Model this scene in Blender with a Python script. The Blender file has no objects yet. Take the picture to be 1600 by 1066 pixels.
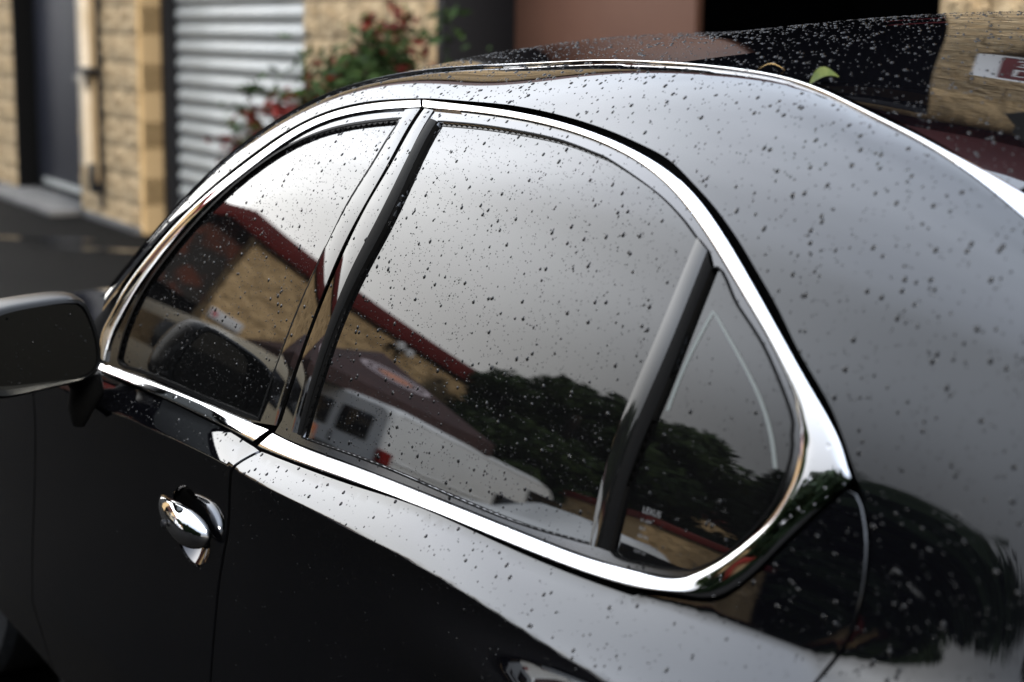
import bpy, bmesh, math, random
import numpy as np
from mathutils import Vector, Matrix
from mathutils.geometry import delaunay_2d_cdt

random.seed(7); rng = np.random.default_rng(11)
scene = bpy.context.scene
COL = scene.collection

# ------------------------------------------------------------------ camera
CAM = np.array([1.7088, -0.9401, 1.42])
F_ = Vector((-0.77427, 0.60493, -0.18590)); R_ = Vector((0.61301, 0.78989, 0.01715)); U_ = Vector((-0.15722, 0.10068, 0.98242))
cd = bpy.data.cameras.new('camera'); cam = bpy.data.objects.new('camera', cd); COL.objects.link(cam)
M = Matrix((R_, U_, -F_)).transposed().to_4x4(); M.translation = Vector(CAM); cam.matrix_world = M
cd.sensor_width = 36; cd.lens = 56.25; cd.clip_start = .02; cd.clip_end = 600
cd.dof.use_dof = True; cd.dof.focus_distance = 1.88; cd.dof.aperture_fstop = 3.8; cd.dof.aperture_blades = 7
scene.camera = cam

# ------------------------------------------------------------------ sky, sun, exposure
SUN_EL, SUN_AZ = 36, 76          # azimuth from -Y towards +X
world = bpy.data.worlds.new('World'); scene.world = world; world.use_nodes = True
nt = world.node_tree; nt.nodes.clear()
def wn(t): return nt.nodes.new(t)
out = wn('ShaderNodeOutputWorld'); bg = wn('ShaderNodeBackground'); bg.inputs[1].default_value = .1
sky = wn('ShaderNodeTexSky'); sky.sky_type = 'NISHITA'; sky.sun_disc = False
sky.sun_elevation = math.radians(SUN_EL); sky.sun_rotation = math.radians(180 - SUN_AZ)
# overcast: dark horizon, bright bluish zenith, added glow opposite the sun, soft cloud texture
L = nt.links.new
def mth(op, a, b=None, clamp=False):
    n = wn('ShaderNodeMath'); n.operation = op; n.use_clamp = clamp
    for i, v in enumerate((a, b)):
        if v is None: continue
        if isinstance(v, (int, float)): n.inputs[i].default_value = v
        else: L(v, n.inputs[i])
    return n.outputs[0]
tc = wn('ShaderNodeTexCoord'); sx = wn('ShaderNodeSeparateXYZ'); L(tc.outputs['Generated'], sx.inputs[0])
rp = wn('ShaderNodeValToRGB'); cr_ = rp.color_ramp; cr_.interpolation = 'EASE'; e = cr_.elements
e[0].position = .0; e[0].color = (1.0, 1.0, 1.05, 1); e[1].position = 1; e[1].color = (11.6, 13.0, 15.4, 1)
for pz, cc in ((.20, (1.5, 1.6, 1.8)), (.38, (4.4, 4.9, 5.7)), (.57, (9.3, 10.4, 12.4)), (.8, (12.0, 13.4, 15.8))):
    q = cr_.elements.new(pz); q.color = (*cc, 1)
L(sx.outputs[2], rp.inputs[0])
dt = wn('ShaderNodeVectorMath'); dt.operation = 'DOT_PRODUCT'; dt.inputs[1].default_value = (-.96, -.17, .22); L(tc.outputs['Generated'], dt.inputs[0])
glow = mth('POWER', mth('MAXIMUM', dt.outputs['Value'], 0.0), 8.0)
mp = wn('ShaderNodeMapping'); mp.inputs['Scale'].default_value = (1, 1, 2.2); mp.inputs['Location'].default_value = (.35, .1, .2)
ns = wn('ShaderNodeTexNoise'); ns.inputs['Scale'].default_value = 1.9; ns.inputs['Detail'].default_value = 3; ns.inputs['Roughness'].default_value = .42
L(tc.outputs['Generated'], mp.inputs[0]); L(mp.outputs[0], ns.inputs['Vector'])
k = mth('ADD', mth('MULTIPLY', ns.outputs[0], .7), .65)
ga = wn('ShaderNodeVectorMath'); ga.operation = 'SCALE'; ga.inputs[0].default_value = (31, 30.4, 29.2); L(glow, ga.inputs['Scale'])
sm = wn('ShaderNodeVectorMath'); sm.operation = 'ADD'; L(rp.outputs[0], sm.inputs[0]); L(ga.outputs[0], sm.inputs[1])
vm = wn('ShaderNodeVectorMath'); vm.operation = 'SCALE'; L(sm.outputs[0], vm.inputs[0]); L(k, vm.inputs['Scale'])
mx = wn('ShaderNodeMix'); mx.data_type = 'RGBA'; mx.inputs[0].default_value = .94
L(sky.outputs[0], mx.inputs[6]); L(vm.outputs[0], mx.inputs[7]); L(mx.outputs[2], bg.inputs[0]); L(bg.outputs[0], out.inputs[0])
sd = bpy.data.lights.new('sun', 'SUN'); sd.energy = 2.2; sd.angle = math.radians(12); sd.color = (1, .95, .88)
sun = bpy.data.objects.new('sun', sd); COL.objects.link(sun)
_el, _az = math.radians(SUN_EL), math.radians(SUN_AZ)
sdir = Vector((math.cos(_el)*math.sin(_az), -math.cos(_el)*math.cos(_az), math.sin(_el)))
sun.rotation_euler = sdir.to_track_quat('Z', 'Y').to_euler(); sun.location = sdir*30
vs = scene.view_settings; vs.view_transform = 'Standard'; vs.look = 'None'; vs.exposure = 1.4; vs.gamma = 1

# ------------------------------------------------------------------ materials
def mat(name, col, rough=.5, metal=0, ior=1.5, noise=None, bump=None, spec=.5, coat=0, trans=0):
    """noise=(scale, second colour[, low, high[, detail]]); bump=(scale, strength[, distance])"""
    m = bpy.data.materials.new(name); m.use_nodes = True
    n = m.node_tree; b = n.nodes['Principled BSDF']
    b.inputs['Base Color'].default_value = (*col, 1); b.inputs['Roughness'].default_value = rough
    b.inputs['Metallic'].default_value = metal; b.inputs['IOR'].default_value = ior
    b.inputs['Specular IOR Level'].default_value = spec; b.inputs['Coat Weight'].default_value = coat
    b.inputs['Transmission Weight'].default_value = trans
    if noise or bump:
        t = n.nodes.new('ShaderNodeTexCoord')
    if noise:
        x = n.nodes.new('ShaderNodeTexNoise'); x.inputs['Scale'].default_value = noise[0]; x.inputs['Detail'].default_value = noise[4] if len(noise) > 4 else 6
        r = n.nodes.new('ShaderNodeValToRGB'); e = r.color_ramp.elements
        e[0].color = (*col, 1); e[1].color = (*noise[1], 1)
        e[0].position = noise[2] if len(noise) > 2 else .35; e[1].position = noise[3] if len(noise) > 3 else .65
        n.links.new(t.outputs['Object'], x.inputs['Vector']); n.links.new(x.outputs[0], r.inputs[0]); n.links.new(r.outputs[0], b.inputs['Base Color'])
    if bump:
        x = n.nodes.new('ShaderNodeTexNoise'); x.inputs['Scale'].default_value = bump[0]; x.inputs['Detail'].default_value = 5
        bb = n.nodes.new('ShaderNodeBump'); bb.inputs['Strength'].default_value = bump[1]; bb.inputs['Distance'].default_value = bump[2] if len(bump) > 2 else .02
        n.links.new(t.outputs['Object'], x.inputs['Vector']); n.links.new(x.outputs[0], bb.inputs['Height']); n.links.new(bb.outputs[0], b.inputs['Normal'])
    return m
MT = dict(
    paint=mat('black_paint', (.0012, .0012, .0016), .02, ior=1.70),
    gloss=mat('gloss_black_trim', (.006, .006, .006), .03, ior=1.7),
    chrome=mat('chrome', (.70, .70, .71), .03, 1),
    glass=mat('tinted_glass', (.002, .002, .002), .0, ior=1.72),
    rubber=mat('rubber', (.003, .003, .003), .5, spec=.03),
    satin=mat('satin_trim', (.11, .11, .112), .10, 1),
    shell=mat('inner_shell', (.002, .002, .002), .9, spec=.02),
    water=mat('water', (.003, .003, .003), .02, ior=1.27),
    waterc=mat('clear_water', (.95, .95, .95), .0, ior=1.33, trans=1),
    mirror=mat('mirror_glass', (.13, .13, .12), .02, 1),
    film=mat('film_edge', (.085, .095, .09), .4),
    print=mat('glass_print', (.10, .10, .10), .5),
    mirrorcase=mat('mirror_case', (.003, .003, .003), .30, spec=.10),
    divider=mat('divider_gloss', (.004, .004, .004), .05, ior=1.75),
    cup=mat('cup_gloss', (.10, .10, .104), .05, 1),
    tyre=mat('tyre', (.012, .012, .012), .8, bump=(60, .3), spec=.15),
    alloy=mat('alloy', (.5, .5, .52), .25, 1),
    asphalt=mat('asphalt', (.0013, .0012, .001), .75, noise=(.9, (.0034, .003, .0025), .35, .7, 9), bump=(180, .5, .01), spec=.03),
    puddle=mat('puddle', (.012, .012, .012), .04, ior=1.33),
    concrete=mat('concrete', (.045, .043, .041), .85, noise=(6, (.075, .072, .068)), bump=(50, .3)),
    block=mat('split_block', (.32, .22, .115), .95, noise=(11, (.50, .375, .22), .36, .62, 9), bump=(30, 1, .03), spec=.2),
    blocks=mat('smooth_block', (.36, .24, .115), .9, noise=(9, (.42, .29, .145)), spec=.2),
    mortar=mat('mortar', (.24, .165, .08), .95),
    stucco=mat('stucco', (.60, .42, .22), .95, noise=(1.6, (.44, .30, .155), .42, .7, 7), bump=(3.5, 1, .25), spec=.2),
    red=mat('red_fascia', (.135, .011, .008), .5, noise=(2, (.105, .009, .007)), spec=.2),
    rust=mat('rust_wall', (.022, .018, .015), .9, noise=(2.3, (.11, .028, .012), .48, .66, 7)),
    dark=mat('dark_metal', (.006, .006, .007), .5, spec=.2),
    void=mat('dark_interior', (.003, .003, .003), .9, spec=.05),
    greydoor=mat('slate_door', (.030, .030, .037), .6, noise=(3, (.024, .024, .03)), spec=.15),
    brown=mat('brown_door', (.17, .075, .042), .55, noise=(1.5, (.14, .06, .035))),
    steel=mat('shutter_steel', (.40, .40, .37), .45, noise=(3, (.34, .34, .31)), spec=.4),
    cream=mat('cream_pipe', (.55, .47, .36), .6, noise=(5, (.45, .37, .26))),
    white=mat('white_paint', (.78, .79, .78), .25, noise=(2, (.72, .73, .72))),
    beige=mat('beige_paint', (.34, .30, .22), .25),
    carglass=mat('dark_window', (.008, .008, .009), .05, ior=1.6),
    taillamp=mat('red_lamp', (.22, .008, .006), .15),
    amber=mat('amber_lamp', (.55, .12, .01), .2),
    signw=mat('sign_white', (.66, .66, .66), .5),
    signr=mat('sign_red', (.12, .006, .008), .6, spec=.2),
    tent=mat('brown_canvas', (.060, .026, .022), .8, noise=(4, (.045, .02, .018))),
    pink=mat('pink_canvas', (.5, .10, .11), .7),
    logo1=mat('logo_pale', (.5, .42, .44), .7),
    logo2=mat('logo_salmon', (.55, .24, .15), .7),
    bark=mat('bark', (.045, .032, .022), .9, noise=(9, (.07, .05, .035)), bump=(20, .5)),
    leafd=mat('leaf_dark', (.016, .028, .009), .7, noise=(3, (.035, .055, .015)), spec=.1),
    leafg=mat('leaf_green', (.010, .021, .007), .7, noise=(8, (.028, .05, .013)), spec=.08),
    leafr=mat('leaf_red', (.045, .005, .004), .7, noise=(8, (.095, .009, .006)), spec=.08),
    needle=mat('needle', (.010, .018, .009), .8, noise=(4, (.02, .032, .013)), spec=.08),
    fallen=mat('fallen_leaf', (.035, .05, .007), .6, noise=(60, (.075, .085, .015)), spec=.2),
    dry=mat('dry_leaf', (.45, .28, .09), .6),
)

# ------------------------------------------------------------------ object helpers
def tag(o, label=None, cat=None, group=None, kind=None):
    if label: o['label'] = label
    if cat: o['category'] = cat
    if group: o['group'] = group
    if kind: o['kind'] = kind
    return o
def link(o, parent=None):
    COL.objects.link(o)
    if parent: o.parent = parent
    return o
def empty(name, loc=(0, 0, 0), rz=0):
    o = bpy.data.objects.new(name, None); o.location = loc; o.rotation_euler = (0, 0, rz); o.empty_display_size = .1
    return link(o)
def meshobj(name, V, Fc, m, parent=None, smooth=False, N=None, world=False):
    me = bpy.data.meshes.new(name); me.from_pydata([tuple(map(float, v)) for v in V], [], Fc); me.update()
    me.materials.append(MT[m] if isinstance(m, str) else m)
    if smooth: me.polygons.foreach_set('use_smooth', [True]*len(me.polygons))
    if N is not None: me.normals_split_custom_set_from_vertices([tuple(map(float, n)) for n in N])
    o = bpy.data.objects.new(name, me); link(o, parent)
    if parent is not None and world: o.matrix_parent_inverse = PARINV[parent.name]
    return o
PARINV = {}
class MB:
    def __init__(s): s.v = []; s.f = []
    def add(s, V, Fc):
        n = len(s.v); s.v += [tuple(map(float, v)) for v in V]; s.f += [tuple(i+n for i in f) for f in Fc]; return s
    def box(s, x0, x1, y0, y1, z0, z1):
        return s.add([(x, y, z) for x in (x0, x1) for y in (y0, y1) for z in (z0, z1)],
                     [(0, 1, 3, 2), (4, 6, 7, 5), (0, 4, 5, 1), (2, 3, 7, 6), (0, 2, 6, 4), (1, 5, 7, 3)])
    def tube(s, pts, r, n=8, cap=True):
        pts = [Vector(p) for p in pts]; rs = r if isinstance(r, (list, tuple)) else [r]*len(pts); b0 = len(s.v)
        for i, p in enumerate(pts):
            d = (pts[min(i+1, len(pts)-1)]-pts[max(i-1, 0)]).normalized()
            a = d.orthogonal().normalized() if abs(d.z) > .9 else d.cross(Vector((0, 0, 1))).normalized(); b = d.cross(a)
            for k in range(n):
                t = 2*math.pi*k/n; s.v.append(tuple(p+(a*math.cos(t)+b*math.sin(t))*rs[i]))
        for i in range(len(pts)-1):
            for k in range(n):
                k2 = (k+1) % n; s.f.append((b0+i*n+k, b0+i*n+k2, b0+(i+1)*n+k2, b0+(i+1)*n+k))
        if cap:
            s.f.append(tuple(b0+k for k in reversed(range(n)))); s.f.append(tuple(b0+(len(pts)-1)*n+k for k in range(n)))
        return s
    def loft(s, secs, cap=True):
        b0 = len(s.v); n = len(secs[0])
        for sc in secs: s.v += [tuple(map(float, p)) for p in sc]
        for i in range(len(secs)-1):
            for k in range(n):
                k2 = (k+1) % n; s.f.append((b0+i*n+k, b0+i*n+k2, b0+(i+1)*n+k2, b0+(i+1)*n+k))
        if cap:
            s.f.append(tuple(b0+k for k in reversed(range(n)))); s.f.append(tuple(b0+(len(secs)-1)*n+k for k in range(n)))
        return s
    def build(s, name, m, parent=None, smooth=False, bevel=0, segs=2):
        o = meshobj(name, s.v, s.f, m, parent, smooth)
        bm = bmesh.new(); bm.from_mesh(o.data); bmesh.ops.recalc_face_normals(bm, faces=bm.faces[:])
        if bevel: bmesh.ops.bevel(bm, geom=bm.edges[:], offset=bevel, segments=segs, affect='EDGES', profile=.5, clamp_overlap=True)
        bm.to_mesh(o.data); bm.free()
        if smooth or bevel:
            o.data.polygons.foreach_set('use_smooth', [True]*len(o.data.polygons)); o.data.set_sharp_from_angle(angle=math.radians(35))
        return o

# outlines on the body side: (x in metres, angle in degrees about the car's long axis at belt height)
TRACE = {
    'gapO': [(-0.553, 5.636), (-0.497, 10.079), (-0.4382, 14.274), (-0.3813, 17.969), (-0.3376, 20.765), (-0.2851, 23.354), (-0.2353, 25.636), (-0.2043, 28.219), (-0.1751, 30.643), (-0.118, 32.369), (-0.052, 33.266), (0.0101, 33.868), (0.079, 33.807), (0.173, 33.562), (0.257, 33.193), (0.3524, 32.36), (0.4407, 31.301), (0.5114, 30.174), (0.5634, 29.113), (0.611, 27.465), (0.6507, 25.909), (0.6866, 24.205), (0.7152, 22.624), (0.7594, 20.019), (0.7958, 17.557), (0.8465, 14.453), (0.8838, 11.242), (0.9023, 9.414), (0.9157, 7.354), (0.9219, 4.451), (0.918, 1.759), (0.9016, -0.891)],
    'fchO': [(0.0615, 33.446), (0.0192, 33.387), (-0.0407, 32.69), (-0.1057, 31.782), (-0.1644, 30.164), (-0.1868, 27.888), (-0.2148, 25.363), (-0.2666, 23.019), (-0.3202, 20.821), (-0.3633, 18.2), (-0.4057, 14.918), (-0.4575, 11.263), (-0.4969, 8.376), (-0.5388, 4.872), (-0.536, 2.82), (-0.5232, 1.053)],
    'fchI': [(0.0789, 32.47), (0.0346, 32.296), (-0.024, 31.796), (-0.0896, 30.97), (-0.1476, 29.546), (-0.1656, 27.195), (-0.1978, 24.733), (-0.2418, 22.448), (-0.294, 20.562), (-0.3323, 17.796), (-0.3729, 14.66), (-0.4217, 11.153), (-0.4592, 8.391), (-0.498, 4.963), (-0.5, 2.549), (-0.4985, 0.879)],
    'rchO': [(0.0668, 33.466), (0.1804, 33.126), (0.2655, 32.643), (0.3588, 31.882), (0.4401, 30.914), (0.5059, 29.787), (0.5557, 28.781), (0.5911, 27.822), (0.6212, 26.789), (0.6567, 25.146), (0.6864, 23.467), (0.7381, 20.559), (0.7865, 17.435), (0.8224, 15.248), (0.8508, 13.505), (0.8715, 11.83), (0.8794, 11.051), (0.8836, 10.688), (0.8811, 10.37), (0.8742, 9.702), (0.8647, 8.831), (0.8448, 7.022), (0.8281, 5.417), (0.8108, 3.754), (0.7784, 1.631), (0.7522, 0.803), (0.6973, 0.068), (0.6361, -0.049), (0.575, -0.105), (0.4635, 0.059), (0.3526, 0.302), (0.2282, -0.063), (0.0727, -0.463), (0.0094, -0.53)],
    'rchI': [(0.0842, 32.49), (0.1877, 32.286), (0.2696, 31.954), (0.362, 31.203), (0.4357, 30.39), (0.4925, 29.411), (0.5341, 28.569), (0.5702, 27.501), (0.6001, 26.461), (0.6333, 24.983), (0.6597, 23.671), (0.7043, 21.162), (0.7543, 18.221), (0.7869, 16.085), (0.8074, 14.492), (0.8167, 13.393), (0.8204, 12.915), (0.8231, 12.467), (0.8248, 12.087), (0.8268, 11.509), (0.8281, 10.6), (0.8236, 8.635), (0.8139, 6.985), (0.7939, 5.108), (0.7704, 3.674), (0.7334, 2.258), (0.6855, 1.408), (0.6355, 1.202), (0.5769, 1.227), (0.4679, 1.449), (0.3568, 1.656), (0.2332, 1.617), (0.0776, 1.529), (0.0391, 1.744)],
    'fbO': [(-0.5147, -0.196), (-0.3866, -0.022), (-0.2635, 0.198), (-0.1531, 0.121), (-0.07, 0.003), (-0.0035, -0.278)],
    'fbI': [(-0.519, 0.832), (-0.3897, 1.546), (-0.2665, 1.691), (-0.1529, 1.705), (-0.0672, 1.683), (0.029, 1.824)],
    'fglass': [(0.0595, 30.834), (-0.0141, 30.353), (-0.0773, 29.374), (-0.1268, 28.251), (-0.1678, 26.334), (-0.2078, 24.108), (-0.2618, 21.072), (-0.3011, 18.683), (-0.3452, 15.421), (-0.389, 11.853), (-0.4265, 9.323), (-0.4477, 7.612), (-0.4541, 4.153), (-0.4584, 1.696), (-0.436, 1.306), (-0.36, 1.591), (-0.1621, 1.645), (-0.016, 1.701), (0.0006, 6.468), (0.0147, 11.094), (0.0332, 16.171), (0.0505, 20.99), (0.067, 25.835)],
    'fpilL': [(-0.016, 1.701), (0.0147, 11.094), (0.0505, 20.99), (0.0708, 27.209), (0.0483, 32.259)],
    'fpilR': [(0.0314, 1.692), (0.0608, 12.38), (0.0829, 19.751), (0.1013, 25.834), (0.0777, 32.375)],
    'rpilL': [(0.0411, 1.664), (0.0692, 12.466), (0.091, 19.814), (0.1092, 25.879), (0.087, 32.41)],
    'rpilR': [(0.0842, 1.729), (0.1007, 12.793), (0.1124, 16.588), (0.1377, 23.559), (0.1097, 32.225)],
    'rubR': [(0.0934, 1.699), (0.1181, 12.973), (0.1334, 16.608), (0.1581, 23.277), (0.1407, 30.841)],
    'rubL': [(0.0842, 1.729), (0.1007, 12.793), (0.1124, 16.588), (0.1377, 23.559), (0.1216, 31.089)],
    'rglass': [(0.1408, 30.92), (0.2171, 30.806), (0.2965, 30.459), (0.3836, 29.868), (0.4501, 29.029), (0.4868, 28.407), (0.5619, 26.556), (0.608, 25.0), (0.6409, 23.54), (0.634, 18.06), (0.6286, 15.399), (0.6125, 8.418), (0.6125, 1.854), (0.4863, 1.484), (0.2685, 1.8), (0.0939, 1.601), (0.1181, 12.973), (0.1334, 16.608), (0.1581, 23.277)],
    'divL': [(0.6419, 23.643), (0.634, 18.06), (0.6286, 15.399), (0.6125, 8.418), (0.6128, 1.774)],
    'divM': [(0.6595, 22.883), (0.6523, 17.185), (0.6463, 14.322), (0.6319, 8.714), (0.625, 1.821)],
    'divR': [(0.6707, 21.802), (0.6626, 15.607), (0.6569, 12.468), (0.6444, 7.904), (0.6398, 1.83)],
    'qglass': [(0.6712, 21.716), (0.6633, 15.617), (0.6491, 9.37), (0.6395, 4.892), (0.6403, 1.924), (0.6877, 1.864), (0.7262, 2.287), (0.7481, 2.817), (0.7794, 4.562), (0.8102, 7.843), (0.8164, 10.895), (0.8115, 12.286), (0.8035, 13.689), (0.7586, 17.111), (0.7132, 19.566)],
    'film1': [(0.683, 18.947), (0.7312, 16.192), (0.7745, 13.175), (0.7926, 11.169), (0.7998, 10.056)],
    'film2': [(0.683, 18.947), (0.6682, 14.702), (0.663, 11.763)],
    'railO': [(-0.195, 35.507), (-0.102, 37.754), (-0.0237, 40.581), (0.054, 42.38), (0.1521, 42.256), (0.3894, 39.514), (0.5297, 38.774), (0.6451, 37.575), (0.7544, 34.936), (0.8211, 33.269), (0.8659, 31.857), (0.908, 30.405), (0.9514, 28.716)],
    'railI': [(-0.2001, 35.761), (-0.1229, 38.561), (-0.0501, 41.779), (0.0311, 43.554), (0.1182, 44.027), (0.3767, 40.279), (0.5215, 39.387), (0.6376, 38.229), (0.7481, 35.582), (0.8155, 33.906), (0.8589, 32.848), (0.8961, 31.934), (0.9375, 30.619)],
}

# ------------------------------------------------------------------ car body surface (metres; car points to -X, its near flank is y = 0)
YC, BELT = .83, .925
def nspline(xk, yk):
    xk = np.array(xk, float); yk = np.array(yk, float); n = len(xk); h = np.diff(xk)
    A = np.zeros((n, n)); b = np.zeros(n); A[0, 0] = A[-1, -1] = 1
    for i in range(1, n-1):
        A[i, i-1] = h[i-1]; A[i, i] = 2*(h[i-1]+h[i]); A[i, i+1] = h[i]
        b[i] = 6*((yk[i+1]-yk[i])/h[i]-(yk[i]-yk[i-1])/h[i-1])
    Mk = np.linalg.solve(A, b)
    def f(x):
        x = np.clip(x, xk[0], xk[-1]); i = np.clip(np.searchsorted(xk, x)-1, 0, n-2)
        a = xk[i+1]-x; c = x-xk[i]; hh = h[i]
        return Mk[i]*a**3/(6*hh)+Mk[i+1]*c**3/(6*hh)+(yk[i]/hh-Mk[i]*hh/6)*a+(yk[i+1]/hh-Mk[i+1]*hh/6)*c
    return f
ztop = nspline([-1.2, -.95, -.7, -.45, -.2, .1, .5, .9, 1.3, 1.7, 2.1], [.884, .9894, 1.1083, 1.3008, 1.4147, 1.4371, 1.4635, 1.4206, 1.2879, 1.0853, .98])
wsh = nspline([-2.4, -.9, -.4, 0, .35, .7, 1.2, 2.2], [.024, .026, .028, .03, .038, .048, .05, .04])
zcrease = nspline([-2.4, -1.4, -.777, -.376, -.02, .18, .345, .49, .617, .706, 1.0, 1.4, 2.2], [.80, .845, .870, .8844, .8895, .886, .883, .876, .866, .860, .845, .835, .82])
T0, T1 = math.tan(math.radians(12)), math.tan(math.radians(27))
def sstep(a, b, x):
    t = np.clip((x-a)/(b-a), 0, 1); return t*t*(3-2*t)
def plan(x): return .04*(x-.15)**2 + .10*np.clip(-x-1.3, 0, 9)**2 + .12*np.clip(x-1.35, 0, 9)**2
zsh = nspline([-2.4, -.6, -.39, -.26, -.15, -.07, 0, .07, .23, .35, .46, .575, .64, .70, .78, 1.0, 2.2], [.918, .918, .920, .9235, .922, .920, .915, .915, .920, .9252, .9225, .9195, .920, .922, .926, .926, .926])
def ys(x, z):
    zs = zsh(x)
    u = np.maximum(z, zs)-BELT
    y = plan(x)+T0*u+(T1-T0)*u*u/.84
    soft = .003+.07*sstep(.86, 1.1, x)
    d = zs-z; d = (d+np.sqrt(d*d+soft*soft))/2
    D = zs-zcrease(x); w = wsh(x); t = np.minimum(d/D, 1)
    y = y-w*t*(1.12-.12*t)
    q = np.maximum(d-D, 0)
    y = y+.022*(1-np.exp(-q/.07))+.25*np.clip(q-.42, 0, 9)
    y = y-.047*np.exp(-((x-.76)/.28)**2-((z-.793)/.05)**2)
    y = y-.03*np.exp(-((x+1.70)/.35)**2-((z-.70)/.10)**2)
    return y
def zroof(x, y): return ztop(x)-.0691*(y-YC)**2/.36
def gbody(x, y, z):
    yy = YC-np.abs(y-YC)
    a = yy-ys(x, z); b = zroof(x, y)-z; k = .1194
    h = np.clip(.5+.5*(b-a)/k, 0, 1)
    return b*(1-h)+a*h-k*h*(1-h)
def PT(x, thd):
    """point on the body: station x, angle about the axis (y=YC, z=BELT), degrees up from the near flank"""
    x, th = np.broadcast_arrays(np.asarray(x, float), np.radians(np.asarray(thd, float)))
    dy, dz = -np.cos(th), np.sin(th); lo = np.zeros(x.shape); hi = np.full(x.shape, 1.35)
    for _ in range(34):
        m = (lo+hi)/2; ins = gbody(x, YC+dy*m, BELT+dz*m) > 0
        lo = np.where(ins, m, lo); hi = np.where(ins, hi, m)
    r = lo+bulge(x, thd)
    return np.stack([x, YC+dy*r, BELT+dz*r], -1)
rail_th = nspline([-.60, -.45, -.27, -.10, .05, .25, .40, .53, .645, .754, .821, .908, .951, 1.1, 1.35, 1.7], [6.2, 16, 31.2, 37.8, 41.3, 41.2, 39.8, 38.9, 37.7, 35.1, 33.4, 30.6, 28.9, 23.2, 14.5, 4.5])
def bulge(x, thd):
    s = (rail_th(x)-thd)/6.0                       # one unit = about 7 cm outboard of the roof moulding
    s = np.clip(s, 0, 4); return .030*sstep(.0, .5, x)*s*np.exp(-2.5*s)
def frameT(q, e=.0012):
    q = np.asarray(q, float); P = PT(q[:, 0], q[:, 1])
    du = PT(q[:, 0]+e, q[:, 1])-PT(q[:, 0]-e, q[:, 1]); dv = PT(q[:, 0], q[:, 1]+e*70)-PT(q[:, 0], q[:, 1]-e*70)
    n = np.cross(du, dv); n /= np.linalg.norm(n, axis=1, keepdims=True)
    flip = (n[:, 1]*(P[:, 1]-YC)+n[:, 2]*.4) < 0
    n[flip] *= -1
    return P, n
def frameH(q, e=.0016):
    q = np.asarray(q, float); x, z = q[:, 0], q[:, 1]
    P = np.stack([x, ys(x, z), z], 1)
    n = np.stack([(ys(x+e, z)-ys(x-e, z))/(2*e), -np.ones_like(x), (ys(x, z+e)-ys(x, z-e))/(2*e)], 1)
    return P, n/np.linalg.norm(n, axis=1, keepdims=True)
KX = 1/72.                                          # a degree is about 1.39 cm at the flank
def smooth(pts, step, dom='T', closed=False):
    """Catmull-Rom through pts, resampled at about step metres"""
    p = np.array(pts, float); k = np.array([1, KX if dom == 'T' else 1]); p = p*k
    if closed: p = np.vstack([p[-1], p, p[0], p[1]])
    else: p = np.vstack([2*p[0]-p[1], p, 2*p[-1]-p[-2]])
    o = []
    for i in range(1, len(p)-2):
        a, b, c, d = p[i-1:i+3]; n = max(1, int(np.ceil(np.linalg.norm(c-b)/step)))
        for j in range(n):
            t = j/n; o.append(.5*((2*b)+(c-a)*t+(2*a-5*b+4*c-d)*t*t+(-a+3*b-3*c+d)*t**3))
    if not closed: o.append(p[-2])
    return np.array(o)/k
def inside(poly, q):
    x, y = q[:, 0], q[:, 1]; r = np.zeros(len(q), bool); n = len(poly)
    for i in range(n):
        x0, y0 = poly[i]; x1, y1 = poly[(i+1) % n]
        c = (y0 > y) != (y1 > y)
        with np.errstate(divide='ignore', invalid='ignore'):
            r ^= c & (x < (x1-x0)*(y-y0)/(y1-y0+1e-30)+x0)
    return r
def bdist(poly, q):
    d = np.full(len(q), 9e9); n = len(poly)
    for i in range(n):
        a = poly[i]; b = poly[(i+1) % n]; ab = b-a; L2 = ab@ab+1e-12
        t = np.clip(((q-a)@ab)/L2, 0, 1); d = np.minimum(d, np.linalg.norm(q-a-t[:, None]*ab, axis=1))
    return d
AREAS = {}
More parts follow.
